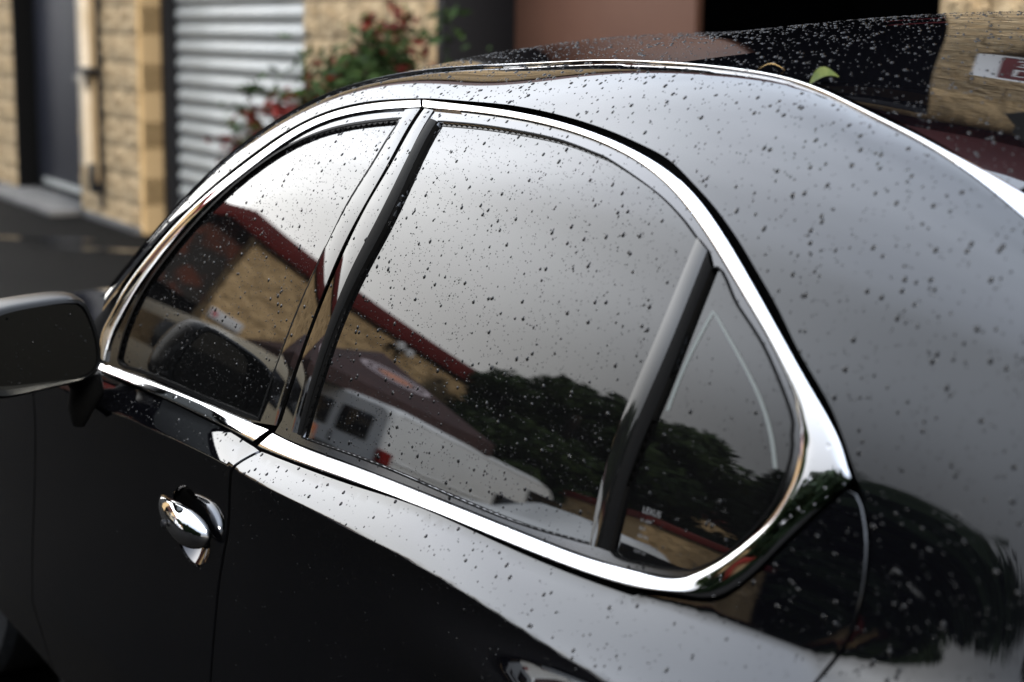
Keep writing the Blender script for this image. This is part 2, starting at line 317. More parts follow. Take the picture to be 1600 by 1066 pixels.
def region(name, poly, frame, m, parent, step=.02, off=0., holes=(), rows=None, flange=.012, dom='T', keep=None):
    k = np.array([1, KX if dom == 'T' else 1]); P2 = np.array(poly, float)*k; H2 = [np.array(h, float)*k for h in holes]
    x0, y0 = P2.min(0); x1, y1 = P2.max(0)
    gx = np.arange(x0+step*.5, x1, step); gy = np.array(rows) if rows is not None else np.arange(y0+step*.5, y1, step)
    G = np.stack(np.meshgrid(gx, gy), -1).reshape(-1, 2)
    if rows is None: G[:, 0] += np.where((np.round((G[:, 1]-y0)/step) % 2) > 0, step*.5, 0)
    ok = inside(P2, G) & (bdist(P2, G) > step*.35)
    for h in H2: ok &= ~inside(h, G) & (bdist(h, G) > step*.35)
    G = G[ok]
    loops = [P2]+H2; V = []; E = []
    for lp in loops:
        b = len(V); V += [Vector(v) for v in lp]; E += [(b+i, b+(i+1) % len(lp)) for i in range(len(lp))]
    V += [Vector(v) for v in G]
    vo, eo, fo, *_ = delaunay_2d_cdt(V, E, [], 0, 1e-6)
    q = np.array([tuple(v) for v in vo]); f = np.array([t for t in fo if len(t) == 3])
    c = q[f].mean(1); ok = inside(P2, c)
    for h in H2: ok &= ~inside(h, c)
    f = f[ok]
    P, N = frame(q/k); P = P+N*off
    tri = P[f]; fn = np.cross(tri[:, 1]-tri[:, 0], tri[:, 2]-tri[:, 0]); s = (fn*N[f[:, 0]]).sum(1)
    f[s < 0] = f[s < 0][:, ::-1]
    AREAS[keep or name] = (P, N, f)
    V = list(P); NN = list(N); Fc = [tuple(map(int, t)) for t in f]
    if flange:
        for lp in loops:
            A, B = frame(lp/k); A = A+B*off; n = len(lp); b = len(V)
            tg = np.roll(A, -1, 0)-np.roll(A, 1, 0); en = np.cross(tg, B); en /= np.linalg.norm(en, axis=1, keepdims=True)+1e-12
            V += list(A)+list(A-B*flange); NN += list((B+en*.7)/1.22)+list(en)
            for i in range(n): Fc.append((b+i, b+n+i, b+n+(i+1) % n, b+(i+1) % n))
    return meshobj(name, V, Fc, m, parent, True, NN)
def strip(name, A, B, frame, m, parent, step=.012, across=8, off=0., hump=.004, dom='T', sub=True, prof=None, keep=None, edge=.006, tilt=None):
    """band between two paired curves, with a rounded cross-section"""
    if sub:
        A = np.array(A, float); B = np.array(B, float); k = np.array([1, KX if dom == 'T' else 1])
        s = np.r_[0, np.cumsum(np.linalg.norm(np.diff((A+B)/2*k, axis=0), axis=1))]
        n = max(3, int(s[-1]/step)); t = np.linspace(0, s[-1], n)
        A = np.stack([nspline(s, A[:, 0])(t), nspline(s, A[:, 1])(t)], 1); B = np.stack([nspline(s, B[:, 0])(t), nspline(s, B[:, 1])(t)], 1)
    n = len(A); V = []; w = np.linspace(0, 1, across+1)
    if prof is None: prof = lambda w: 1-(2*w-1)**2
    hh = [-(edge)]+[hump*prof(x)+off for x in w]+[-(edge)]
    ww = [0.]+list(w)+[1.]
    for x, h in zip(ww, hh):
        P, N = frame(A*(1-x)+B*x); ex = 0 if (tilt is None or h == -edge) else (tilt((A+B)/2)*(1-x))[:, None]; V.append(P+N*(h+ex))
    V = np.array(V); r = len(ww)
    Fc = [(a*n+i, a*n+i+1, (a+1)*n+i+1, (a+1)*n+i) for a in range(r-1) for i in range(n-1)]
    # orient outward
    a, b, c, d = Fc[len(Fc)//2]; Vf = V.reshape(-1, 3); fn = np.cross(Vf[b]-Vf[a], Vf[d]-Vf[a]); _, N0 = frame((A[n//2:n//2+1]+B[n//2:n//2+1])/2)
    if fn@N0[0] < 0: Fc = [f[::-1] for f in Fc]
    o = meshobj(name, Vf, Fc, m, parent, True)
    o.data.set_sharp_from_angle(angle=math.radians(48))
    if keep:
        g = V[1:-1]; r2 = len(g); nn = np.cross(np.gradient(g, axis=1), np.gradient(g, axis=0)); nn /= np.linalg.norm(nn, axis=2, keepdims=True)+1e-12
        if nn[r2//2, n//2]@N0[0] < 0: nn = -nn
        f = np.array([(a*n+i, a*n+i+1, (a+1)*n+i) for a in range(r2-1) for i in range(n-1)]+[(a*n+i+1, (a+1)*n+i+1, (a+1)*n+i) for a in range(r2-1) for i in range(n-1)])
        AREAS[keep] = (g.reshape(-1, 3), nn.reshape(-1, 3), f)
    return o
def grow(poly, d):
    k = np.array([1, KX]); p = np.array(poly, float)*k
    t = np.roll(p, -1, 0)-np.roll(p, 1, 0); n = np.stack([t[:, 1], -t[:, 0]], 1); n /= np.linalg.norm(n, axis=1, keepdims=True)+1e-12
    area = .5*np.sum(p[:, 0]*np.roll(p[:, 1], -1)-np.roll(p[:, 0], -1)*p[:, 1])
    return (p+n*d*(1 if area > 0 else -1))/k

CARLABEL = 'black sedan wet with raindrops, chrome window surround and dark tinted glass'
car = tag(empty('black_sedan', (0, 0, 0)), CARLABEL, 'car')

def relax(l, a, b, n=3):                              # even out the run of points a..b of a curve
    p = np.array(l, float)
    for _ in range(n):
        q = p.copy(); q[1:-1] = p[:-2]*.25+p[1:-1]*.5+p[2:]*.25; p[a:b] = q[a:b]
    return [tuple(t) for t in p]
for k_, a_, b_ in (('gapO', 1, 12), ('fchO', 1, 14), ('fchI', 1, 14), ('fglass', 1, 12), ('rchI', 1, 12), ('rchO', 1, 12), ('rchI', 26, 32), ('rchO', 25, 32), ('fbO', 1, 5), ('fbI', 1, 5)): TRACE[k_] = relax(TRACE[k_], a_, b_)
gapO = TRACE['gapO']
# ---- dark shell under the panels, so that every shut line is a real gap
gx = np.arange(-.98, 1.72, .03); gt = np.r_[np.arange(-38, 0, 4), np.arange(0, 91, 2.5)]
X, T = np.meshgrid(gx, gt); P, N = frameT(np.stack([X.ravel(), T.ravel()], 1)); P = P-N*.016
nx = len(gx); meshobj('inner_shell', P, [(a*nx+i, a*nx+i+1, (a+1)*nx+i+1, (a+1)*nx+i) for a in range(len(gt)-1) for i in range(nx-1)], 'shell', car, True)

# ---- roof, windscreen, rear window (between the two roof mouldings)
def top_patch(name, xa, xb, m, step=.02):
    """crowned sheet between the two roof mouldings, with a small lip down to each"""
    xs = np.linspace(xa, xb, max(4, int((xb-xa)/step))); R0 = PT(xs, rail_th(xs)+.5); yr = R0[:, 1]; cc = zroof(xs, yr)-R0[:, 2]
    s = np.linspace(0, 1, 45)**2.4; s = np.r_[s*.5, 1-s[::-1][1:]*.5]
    def zz(x, y, yr, cc): return zroof(x, y)-cc*np.clip(1-np.maximum(YC-np.abs(y-YC)-yr, 0)/.55, 0, 1)**1.25
    V = []; N = []
    for t in s:
        y = yr+(2*YC-2*yr)*t; e = .002; z = zz(xs, y, yr, cc)
        V.append(np.stack([xs, y, z], 1))
    V = np.array(V); n = len(xs); g = np.cross(np.gradient(V, axis=1), np.gradient(V, axis=0)); g /= np.linalg.norm(g, axis=2, keepdims=True)
    g[g[..., 2] < 0] *= -1
    P = V.reshape(-1, 3); N = g.reshape(-1, 3)
    f = [(a*n+i, (a+1)*n+i, (a+1)*n+i+1, a*n+i+1) for a in range(len(s)-1) for i in range(n-1)]
    if np.cross(P[f[0][1]]-P[f[0][0]], P[f[0][3]]-P[f[0][0]])[2] < 0: f = [q[::-1] for q in f]
    tr = np.array([(a, b, c) for a, b, c, d in f]+[(a, c, d) for a, b, c, d in f]); AREAS[name] = (P, N, tr)
    return meshobj(name, P, f, m, car, True, N)
top_patch('roof_panel', -.255, .93, 'paint')
top_patch('windscreen', -.93, -.265, 'glass')
top_patch('rear_window', .945, 1.62, 'glass')

# ---- near body side: A-pillar, roof side, C-pillar and rear quarter in one pressing
xr = np.linspace(-.575, 1.62, 150); rail_line = np.stack([xr, rail_th(xr)-.25], 1)
low = [(.9016, -.891), (.885, -5), (.845, -10), (.77, -17), (.72, -22), (.70, -33)]
cut = np.vstack([smooth(gapO, .012), smooth(low, .02)[1:]])
poly = np.vstack([cut, [(.9, -36), (1.5, -36), (1.62, -33)], [(1.62, t) for t in np.arange(-31, 5, 2)], rail_line[::-1]])
region('body_side', poly, frameT, 'paint', car, step=.016, keep='body_side', flange=0)
# roof moulding along the top of the side pressing
ro, ri = np.array(TRACE['railO']), np.array(TRACE['railI'])
xk = np.linspace(-.56, 1.6, 60)
wd = nspline([-.6, -.1, .3, .6, .75, .85, .95, 1.2, 1.6], [.04, .05, .08, .10, .16, .42, 1.25, 2.0, 1.6])(xk)
strip('roof_moulding', np.stack([xk, rail_th(xk)-.2], 1), np.stack([xk, rail_th(xk)-.2+wd], 1), frameT, 'chrome', car, off=.0015, hump=.002, keep='rail')
# far body side (plain mirror image pressing)
gx = np.arange(-.97, 1.66, .05); gt = np.linspace(0, 1, 26); q = np.array([(x, 180-(rail_th(x)-.2)+(218-(180-rail_th(x)))*t) for t in gt for x in gx]); P, N = frameT(q); nx = len(gx)
meshobj('far_side', P, [(a*nx+i, a*nx+i+1, (a+1)*nx+i+1, (a+1)*nx+i) for a in range(len(gt)-1) for i in range(nx-1)], 'paint', car, True)

# ---- doors (outer skins, height field over x and z)
def xz(l):
    q = PT(np.array([a for a, b in l]), np.array([b for a, b in l])); return q[:, [0, 2]]
zrow = np.r_[np.arange(.30, .80, .03), np.arange(.80, .85, .008), np.arange(.85, .93, .0035), np.arange(.935, 1.09, .012)]
bcut = np.array([(.006, .9135), (.001, .9105), (-.012, .900), (-.023, .8858), (-.045, .8518), (-.066, .7961), (-.090, .7465), (-.111, .6884), (-.138, .567), (-.15, .45), (-.155, .31)])
fcut = np.array([(-.755, .9165), (-.767, .8656), (-.784, .8258), (-.812, .7388), (-.835, .6563), (-.872, .4996), (-.885, .31)])
bl = smooth(bcut, .012, 'H'); fl = smooth(fcut, .02, 'H')
topf = (lambda a: np.stack([a, zsh(a)-.0004], 1))(np.linspace(.004, -.75, 60))
polyF = np.vstack([topf[1:-1], fl, np.stack([np.linspace(-.86, -.18, 30), np.full(30, .305)], 1), bl[::-1]])
HCX, HCZ = -.178, .770                                  # centre of the scooped cup behind the handle
cup = np.array([(HCX+.0585*math.cos(t), HCZ+.0555*math.sin(t)) for t in np.linspace(0, 2*math.pi, 48, endpoint=False)])
front_door = region('front_door', polyF, frameH, 'paint', car, step=.02, rows=zrow, dom='H', keep='front_door', holes=[cup])
lowc = np.array([(rchx, rcht) for rchx, rcht in TRACE['rchO'][17:27]])            # chrome lower edge, corner to belt
lc = xz([(a+.0005, b-.36) for a, b in lowc]); cutz = xz([(a-.0045, b-.1) for a, b in gapO[27:]])
tailcut = np.vstack([cutz, xz([(.8805, -5), (.8405, -10), (.7655, -17), (.7155, -22)])])
tc2 = smooth(np.vstack([[lc[0]+[.006, -.006]], tailcut]), .012, 'H')
polyR = np.vstack([bl[:]+[.0075, 0], np.stack([np.linspace(-.14, .69, 40), np.full(40, .305)], 1), tc2[::-1], smooth(lc, .012, 'H')[1:], (lambda a: np.stack([a, zsh(a)-.0004], 1))(np.linspace(.68, .03, 60))])
rear_door = region('rear_door', polyR, frameH, 'paint', car, step=.02, rows=zrow, dom='H', keep='rear_door')
# front wing, bonnet, boot lid, sills and bumpers: plain but in proportion
polyW = np.vstack([fl-[.006, 0], np.array([(-1.25, .31), (-1.33, .40), (-1.40, .56), (-1.55, .665), (-1.73, .68), (-1.91, .62), (-2.03, .50), (-2.09, .38), (-2.32, .38), (-2.42, .55), (-2.38, .63), (-2.1, .70), (-1.6, .765), (-1.1, .82), (-.86, .862), (-.78, .908)])])
region('front_wing', polyW, frameH, 'paint', car, step=.04, dom='H')
def sheet(name, xs, zf, y0f, m, crown=.06):
    v = np.linspace(0, 1, 25); V = [(x, y0f(x)+(2*YC-2*y0f(x))*t, zf(x)-crown*(2*t-1)**2) for x in xs for t in v]; n = 25
    return meshobj(name, V, [(a*n+i, (a+1)*n+i, (a+1)*n+i+1, a*n+i+1) for a in range(len(xs)-1) for i in range(n-1)], m, car, True)
hz = nspline([-2.45, -2.3, -1.8, -1.3, -.93], [.66, .73, .80, .845, .875]); sheet('bonnet', np.linspace(-2.42, -.92, 34), hz, lambda x: float(plan(x))+.03, 'paint')
bz = nspline([1.6, 1.75, 2.0, 2.15], [1.13, 1.075, 1.045, 1.02]); sheet('boot_lid', np.linspace(1.58, 2.15, 16), bz, lambda x: float(plan(x))+.10, 'paint')
for nm, xa, xb, z0, z1 in (('front_bumper', -2.55, -2.30, .22, .66), ('rear_bumper', 1.60, 2.22, .25, 1.0)):
    b = MB(); b.box(xa, xb, .12, 2*YC-.12, z0, z1); b.build(nm, 'paint', car, bevel=.08, segs=4)
b = MB(); b.box(-1.0, .75, .12, 2*YC-.12, .16, .32); b.build('sill', 'dark', car, bevel=.02)
for wx in (-1.72, 1.22):
    for s in (0, 1):
        yy = (.30 if wx < 0 else .20) if s == 0 else 2*YC-(.30 if wx < 0 else .20)
        w = MB(); w.loft([[(wx+r*math.cos(a), yy+dy, .325+r*math.sin(a)) for a in np.linspace(0, 2*math.pi, 40, endpoint=False)] for dy, r in ((-.11, .25), (-.11, .31), (-.09, .325), (.09, .325), (.11, .31), (.11, .25))])
        wo = w.build('wheel', 'tyre', car, True)
        rr = MB()
        for k in range(10):
            a = 2*math.pi*k/10; c, s_ = math.cos(a), math.sin(a); sg = -1 if s == 0 else 1
            rr.add([(wx+r*c-t*s_, yy+sg*(.10+h), .325+r*s_+t*c) for r, h in ((.05, .02), (.24, .012)) for t in (-.022, .022)], [(0, 1, 3, 2)])
        rr.loft([[(wx+r*math.cos(a), yy+sg*.10, .325+r*math.sin(a)) for a in np.linspace(0, 2*math.pi, 40, endpoint=False)] for r in (.255, .235)], False)
        rr.build('rim', 'alloy', wo)

# ---- glazing and trim of the near side
for o_, i_ in (('rchO', 'rchI'), ('fbO', 'fbI')):                # leave a weather strip between the belt chrome and the glass
    a_, b_ = np.array(TRACE[o_]), np.array(TRACE[i_]); k_ = (.34*sstep(5, 2.2, b_[:, 1])*sstep(.85, .70, b_[:, 0]))[:, None]
    TRACE[i_] = [tuple(q) for q in b_+(a_-b_)*k_]
fg = smooth(TRACE['fglass'], .012, closed=False); rg = smooth(TRACE['rglass'][:9], .012); 
rgp = np.vstack([rg, smooth(TRACE['rglass'][8:13], .012)[1:], smooth(TRACE['rglass'][12:16], .012)[1:], smooth(TRACE['rglass'][15:]+[TRACE['rglass'][0]], .012)[1:-1]])
qg = smooth(TRACE['qglass'], .01, closed=True)
fgp = np.vstack([smooth(TRACE['fglass'][:14], .012), smooth(TRACE['fglass'][13:18], .012)[1:], smooth(TRACE['fglass'][17:]+[TRACE['fglass'][0]], .012)[1:-1]])
def dedupe(p):
    k = np.array([1, KX]); o = [p[0]]
    for q in p[1:]:
        if np.linalg.norm((q-o[-1])*k) > .0015: o.append(q)
    if np.linalg.norm((o[0]-o[-1])*k) < .0015: o.pop()
    return np.array(o)
fgp, rgp, qg = dedupe(fgp), dedupe(rgp), dedupe(qg)
GL = -.005
region('window_pane', fgp, frameT, 'glass', front_door, step=.018, off=GL, flange=.004, keep='fpane')
region('window_pane', rgp, frameT, 'glass', rear_door, step=.018, off=GL, flange=.004, keep='rpane')
region('quarter_pane', qg, frameT, 'glass', rear_door, step=.018, off=GL, flange=.004, keep='qpane')
fo = np.vstack([np.array(TRACE['fchI'])[::-1]+[0, .25], [TRACE['fpilR'][-1]], np.array(TRACE['fpilR'])[::-1][1:], np.array(TRACE['fbI'])[::-1][1:]+[0, -.3]])
fop = dedupe(np.vstack([smooth(fo[:16], .012), smooth(fo[16:21], .015)[1:], smooth(fo[21:], .015)]))
region('window_frame', fop, frameT, 'satin', front_door, step=.011, off=-.002, holes=[fgp], flange=.008, keep='fframe')
ro_ = np.vstack([smooth(np.array(TRACE['rchI'])+[0, .1], .012), smooth(TRACE['rpilL'], .015)[1:-1]])
rop = dedupe(ro_)
region('window_frame', rop, frameT, 'satin', rear_door, step=.011, off=-.002, holes=[rgp, qg], flange=.008, keep='rframe')
for pg, par, d in ((fgp, front_door, .0045), (rgp, rear_door, .0016), (qg, rear_door, .0018)):
    region('window_seal', grow(pg, d), frameT, 'rubber', par, step=.006, off=-.0004, holes=[pg], flange=.006)
strip('pillar_trim', TRACE['fpilL'], TRACE['fpilR'], frameT, 'glass', front_door, off=-.0005, hump=.0003, keep='fpil')
strip('pillar_trim', TRACE['rpilL'], TRACE['rpilR'], frameT, 'glass', rear_door, off=-.0005, hump=.0003, keep='rpil')
strip('glass_channel', TRACE['rubL'], TRACE['rubR'], frameT, 'rubber', rear_door, off=.0008, hump=.0008)
strip('glass_channel', TRACE['divM'], TRACE['divR'], frameT, 'rubber', rear_door, off=.0004, hump=.0006)
strip('divider_bar', TRACE['divL'], TRACE['divM'], frameT, 'divider', rear_door, off=.0008, hump=.0004)
cprof = lambda w: 1-abs(2*w-1)**5
belt_tilt = lambda q: .0062*sstep(5, 2.2, q[:, 1])*sstep(.80, .70, q[:, 0])
strip('chrome_surround', TRACE['fchO'], TRACE['fchI'], frameT, 'chrome', front_door, off=.001, hump=.0014, prof=cprof)
strip('chrome_surround', TRACE['rchO'], TRACE['rchI'], frameT, 'chrome', rear_door, off=.001, hump=.0014, prof=cprof, across=14, step=.006, keep='rchrome', tilt=belt_tilt)
strip('chrome_belt', TRACE['fbO'], TRACE['fbI'], frameT, 'chrome', front_door, off=.001, hump=.0016, prof=cprof, across=12, keep='fbelt', tilt=belt_tilt)
# tint film edge and maker's print on the small pane
for l in (TRACE['film1'], TRACE['film2']):
    a = np.array(l); strip('film_edge', a, a+[.0042, .02], frameT, 'film', rear_door, off=GL+.0006, hump=0, across=1, edge=.0049)
def print_text(txt, x0, t0, h, slope=0):
    cu = bpy.data.curves.new('t', 'FONT'); cu.body = txt; cu.size = h; cu.resolution_u = 2
    o = bpy.data.objects.new('t', cu); COL.objects.link(o); dg = bpy.context.evaluated_depsgraph_get(); me = bpy.data.meshes.new_from_object(o.evaluated_get(dg))
    q = np.array([(x0+v.co.x, t0+v.co.y/KX*1.0+slope*v.co.x) for v in me.vertices]); P, N = frameT(q); P = P+N*(GL+.0005)
    r = meshobj('maker_print', P, [tuple(p.vertices) for p in me.polygons], 'print', rear_door, N=None)
    bpy.data.objects.remove(o); return r
print_text('LEXUS', .665, 4.9, .0082)
for i, t in enumerate(('M  47FT', 'AS-3', '43R 001', 'TEMPERED', 'DOT 20')): print_text(t, .6655, 4.3-i*.5, .0042)

# ---- door handle: chrome bow over a scooped cup
hb = MB(); secs = []
for t in np.linspace(0, 1, 41):
    x = -.250+.146*t; zc = .792-.018*t; e = max(0., 1-abs(2*t-1)**3)**.5
    fat = .58+.46*sstep(.05, .75, t); ry = .0010+.0145*e*fat; rz = .0012+.0235*e*fat
    yy = float(ys(np.array(x), np.array(zc)))-.004-.016*math.sin(math.pi*(t*.9+.05))**.6
    secs.append([(x, yy-ry*math.cos(a), zc+rz*math.sin(a)-.005*e*math.cos(a)) for a in np.linspace(0, 2*math.pi, 28, endpoint=False)])
hb.loft(secs); hb.build('door_handle', 'chrome', front_door, True)
cb = MB(); ring = []
for r in np.linspace(1.03, .02, 14):
    ring.append([(HCX+.0585*r*math.cos(a), float(ys(np.array(HCX+.0585*r*math.cos(a)), np.array(HCZ+.0555*r*math.sin(a))))+(.0025 if r > 1 else .0008)+.026*max(0, 1-r*r)**1.15, HCZ+.0555*r*math.sin(a)) for a in np.linspace(0, 2*math.pi, 48, endpoint=False)])
cb.loft(ring, False); cb.build('handle_cup', 'cup', front_door, True)
kb = MB(); kb.loft([[(-.182+r*math.cos(a)*1.0, float(ys(np.array(-.182), np.array(.79)))-.0345-d, .779+r*math.sin(a)) for a in np.linspace(0, 2*math.pi, 16, endpoint=False)] for r, d in ((.0052, 0), (.0052, .004), (.004, .005))]); kb.build('handle_keyhole', 'dark', front_door, True)

# ---- door mirror: housing lofted forward from its rim, glass set inside, foot on the door
mo = [(-.166, 1.047), (-.11, 1.053), (-.066, 1.054), (-.046, 1.046), (-.030, 1.006), (-.0245, .966), (-.030, .945), (-.052, .932), (-.110, .925), (-.175, .920), (-.206, .932), (-.219, .965), (-.216, 1.005), (-.200, 1.034)]
mo = smooth([(a, b) for a, b in mo], .012, 'H', closed=True); cmo = mo.mean(0)
def ringm(sc, x): return [(x, cmo[0]+(p[0]-cmo[0])*sc, cmo[1]+(p[1]-cmo[1])*sc) for p in mo]
MX = -.42
hs = MB(); hs.loft([ringm(.86, MX-.035), ringm(.875, MX+.010), ringm(.90, MX+.018), ringm(.96, MX+.014), ringm(1.0, MX), ringm(1.015, MX-.02), ringm(1.0, MX-.05), ringm(.9, MX-.085), ringm(.7, MX-.112), ringm(.4, MX-.126), ringm(.05, MX-.13)])
mirror = hs.build('side_mirror', 'mirrorcase', car, True)
mg = MB(); mg.loft([[(x+(y-cmo[0])*.22+(z-cmo[1])*.03, y, z) for x, y, z in ringm(.865, xx)] for xx in (MX+.001, MX-.03)]); mg.build('mirror_glass', 'mirror', mirror)
mp_ = np.array(mg.v[:len(mo)]); mc_ = mp_.mean(0); mn_ = np.cross(mp_[5]-mc_, mp_[0]-mc_); mn_ /= np.linalg.norm(mn_); mn_ = mn_*(1 if mn_[0] > 0 else -1)
AREAS['mirror'] = (np.vstack([mp_, mc_]), np.tile(mn_, (len(mo)+1, 1)), np.array([(i, (i+1) % len(mo), len(mo)) for i in range(len(mo))]))
ft = MB(); ft.loft([[(MX-dx+rx*math.cos(t), yy+ry*math.sin(t), z) for t in np.linspace(0, 2*math.pi, 16, endpoint=False)] for dx, rx, yy, ry, z in ((.045, .035, -.035, .028, .935), (.055, .035, -.022, .022, .905), (.065, .03, -.028, .016, .875), (.07, .012, -.030, .008, .848))])
ft.build('mirror_foot', 'rubber', mirror, True)

# ------------------------------------------------------------------ ground
g = MB(); g.add([(-150, -150, 0), (150, -150, 0), (150, 150, 0), (-150, 150, 0)], [(0, 1, 2, 3)])
tag(g.build('asphalt_ground', 'asphalt'), 'dark damp asphalt of the yard', kind='structure')
def blob(cx, cy, rx, ry, rot, seed):
    r = random.Random(seed); a0 = [r.uniform(0, 6.28) for _ in range(4)]
    return [(cx+k*math.cos(t)*math.cos(rot)*rx-k*math.sin(t)*math.sin(rot)*ry, cy+k*math.cos(t)*math.sin(rot)*rx+k*math.sin(t)*math.cos(rot)*ry, .004)
            for t in np.linspace(0, 2*math.pi, 40, endpoint=False) for k in [1+.18*math.sin(2*t+a0[0])+.12*math.sin(3*t+a0[1])+.08*math.sin(5*t+a0[2])]]
for i, (cx, cy, rx, ry, lab) in enumerate(((-8.95, 3.25, .42, .085, 'shallow puddle nearer the doorway, pale with reflected light'), (-8.22, 3.38, .45, .08, 'shallow puddle by the downpipe corner, pale with reflected light'))):
    p = blob(cx, cy, rx, ry, math.radians(38), i); meshobj('puddle', p, [tuple(range(len(p)))], 'puddle'); tag(bpy.context.scene.objects['puddle' if i == 0 else 'puddle.001'], lab, kind='structure')

# ------------------------------------------------------------------ block building behind the car
A1 = math.radians(-6.8)
B1 = tag(empty('block_building', (-8.81, 3.94, 0), A1), 'tan split-face block building with red fascia, shutter and dark doorways behind the car', 'building')
# local frame: +x along the wall (towards the camera), -y out of the wall
H1 = 4.9
def part(name, m, par, boxes, **k):
    b = MB()
    for q in boxes: b.box(*q)
    return b.build(name, m, par, **k)
wall = part('wall', 'mortar', B1, [(-9, -3.44, .03, .34, 0, 4.4), (-1.48, -.03, .03, .25, 0, 4.4), (2.84, 4.36, .03, .34, 0, 4.4), (7.51, 13.5, .03, .34, 0, 4.4),
    (-3.44, -1.48, .03, .34, 2.5, 4.4), (-.03, 2.84, .03, .34, 3.1, 4.4), (4.36, 7.51, .03, .34, 4.3, 4.4)])
part('roof', 'concrete', B1, [(-9, 13.5, .34, 9, 4.3, 4.5), (-9, -8.7, .34, 9, 0, 4.3), (13.2, 13.5, .34, 9, 0, 4.3), (-8.7, 13.2, 8.7, 9, 0, 4.3)])
part('fascia', 'red', B1, [(-9.1, 13.6, -.14, .10, 4.4, 4.95)], bevel=.01)
# split-face blocks, one object each, a handful of shared meshes
def block_mesh(w, smooth_side, seed):
    r = random.Random(seed); nx, nz = 7, 4; h = .192; V = []; Fc = []
    for j in range(nz+1):
        for i in range(nx+1):
            edge = i in (0, nx) or j in (0, nz)
            V.append((w*i/nx, -.004 if edge else -.006-r.random()*.016, h*j/nz))
    for j in range(nz):
        for i in range(nx):
            a = j*(nx+1)+i; Fc += [(a, a+1, a+nx+2), (a, a+nx+2, a+nx+1)]
    b = len(V); V += [(0, 0, 0), (w, 0, 0), (w, 0, h), (0, 0, h), (0, .25, 0), (w, .25, 0), (w, .25, h), (0, .25, h)]
    n = len(Fc); Fc += [(b+1, b+5, b+6, b+2), (b, b+3, b+7, b+4), (b+3, b+2, b+6, b+7), (b, b+4, b+5, b+1)]
    me = bpy.data.meshes.new('block'); me.from_pydata(V, [], Fc); me.update(); me.materials.append(MT['block']); me.materials.append(MT['blocks'])
    for k in range(n, len(Fc)): me.polygons[k].material_index = 1
    return me
BM = {(w, s): block_mesh(w, False, s+int(w*100)) for w in (.392, .192) for s in range(4)}
def lay(u0, u1, z0, z1):
    z = z0; row = 0
    while z < z1-.1:
        u = u0; first = row % 2
        while u < u1-.05:
            w = .192 if (first or u1-u < .35) else .392
            if u1-u-w < .1 and u1-u < .45 and not first: w = .392 if u1-u > .3 else .192
            first = 0; me = BM[(w, random.randrange(4))]
            o = bpy.data.objects.new('block', me); o.location = (u, 0, z+.004); o.scale = (min(1.3, (u1-u)/w) if u1-u < w+.09 else 1, 1, 1); link(o, wall)
            u += w*o.scale[0]+.008
        z += .2; row += 1
random.seed(3)
lay(-4.28, -3.44, 0, 2.0); lay(-1.48, -.03, 0, 2.4); lay(2.84, 4.36, 0, 2.4); lay(7.51, 9.2, 0, 3.8)
part('upper_wall', 'stucco', B1, [(-9, -4.28, 0, .03, 0, 4.4), (-4.28, -3.44, 0, .03, 2.0, 4.4), (-1.48, -.03, 0, .03, 2.4, 4.4), (2.84, 4.36, 0, .03, 2.4, 4.4), (7.51, 9.2, 0, .03, 3.8, 4.4), (9.2, 13.5, 0, .03, 0, 4.4),
    (-3.44, -1.48, 0, .03, 2.5, 4.4), (-.03, 2.84, 0, .03, 3.1, 4.4), (4.36, 7.51, 0, .03, 4.3, 4.4)])
# slate door in its recess
for q in ((-3.45, -3.40, -.006, .30, 0, 2.5), (-1.52, -1.476, .02, .30, 0, 2.5), (-3.40, -1.52, .02, .30, 2.42, 2.5)): part('recess_shade', 'void', B1, [q])  # black liner puts the recess shade onto the jambs
d = part('slate_door', 'greydoor', B1, [(-3.40, -1.52, .17, .21, .07, 2.42)], bevel=.008)
part('door_handle', 'dark', d, [(-1.95, -1.62, .09, .17, 1.0, 1.07)], bevel=.01)
part('door_sweep', 'steel', d, [(-3.2, -1.6, .155, .17, .10, .15)])
part('doorstep', 'concrete', B1, [(-3.6, -1.35, -.30, .17, 0, .05)], bevel=.012)
for q in ((-1.5, -.01), (-9, -3.42), (2.82, 4.38)): part('plinth', 'concrete', B1, [(*q, -.045, 0, 0, .05)], bevel=.006)
# downpipe
dp = part('downpipe', 'cream', B1, [(-1.10, -.99, -.115, -.035, .42, 4.4)], bevel=.012)
part('backplate', 'blocks', dp, [(-.985, -.86, -.055, -.028, .30, 4.4)])
part('pipe_shadow', 'dark', dp, [(-.855, -.80, -.05, -.028, .12, 4.4)])  # dark strip set in for the downpipe's shadow
part('pipe_shoe', 'dark', dp, [(-.98, -.90, -.09, -.02, .22, .44)], bevel=.01)
for z in (1.12, 1.9, 3.2): part('pipe_clip', 'dark', dp, [(-1.115, -.80, -.12, -.028, z, z+.035)])
# roller shutter: one object per slat
sh = part('roller_shutter', 'dark', B1, [(-.03, .055, .17, .30, 0, 3.1), (2.765, 2.84, .17, .30, 0, 3.1), (-.03, 2.84, .31, .335, 0, 3.1)])
sp = .112; prof = [(-.026*math.sin(math.pi*t)**.8-.004, sp*.93*t) for t in np.linspace(0, 1, 9)]+[(.002, sp*.93), (.004, sp), (.004, 0)]
sv = [(u, y, z) for u in (.05, 2.77) for y, z in prof]; npf = len(prof)
sf = [(i, (i+1) % npf, npf+(i+1) % npf, npf+i) for i in range(npf)]+[tuple(range(npf))[::-1], tuple(range(npf, 2*npf))]
sme = bpy.data.meshes.new('slat'); sme.from_pydata(sv, [], sf); sme.update(); sme.materials.append(MT['steel'])
bm = bmesh.new(); bm.from_mesh(sme); bmesh.ops.recalc_face_normals(bm, faces=bm.faces[:]); bm.to_mesh(sme); bm.free()
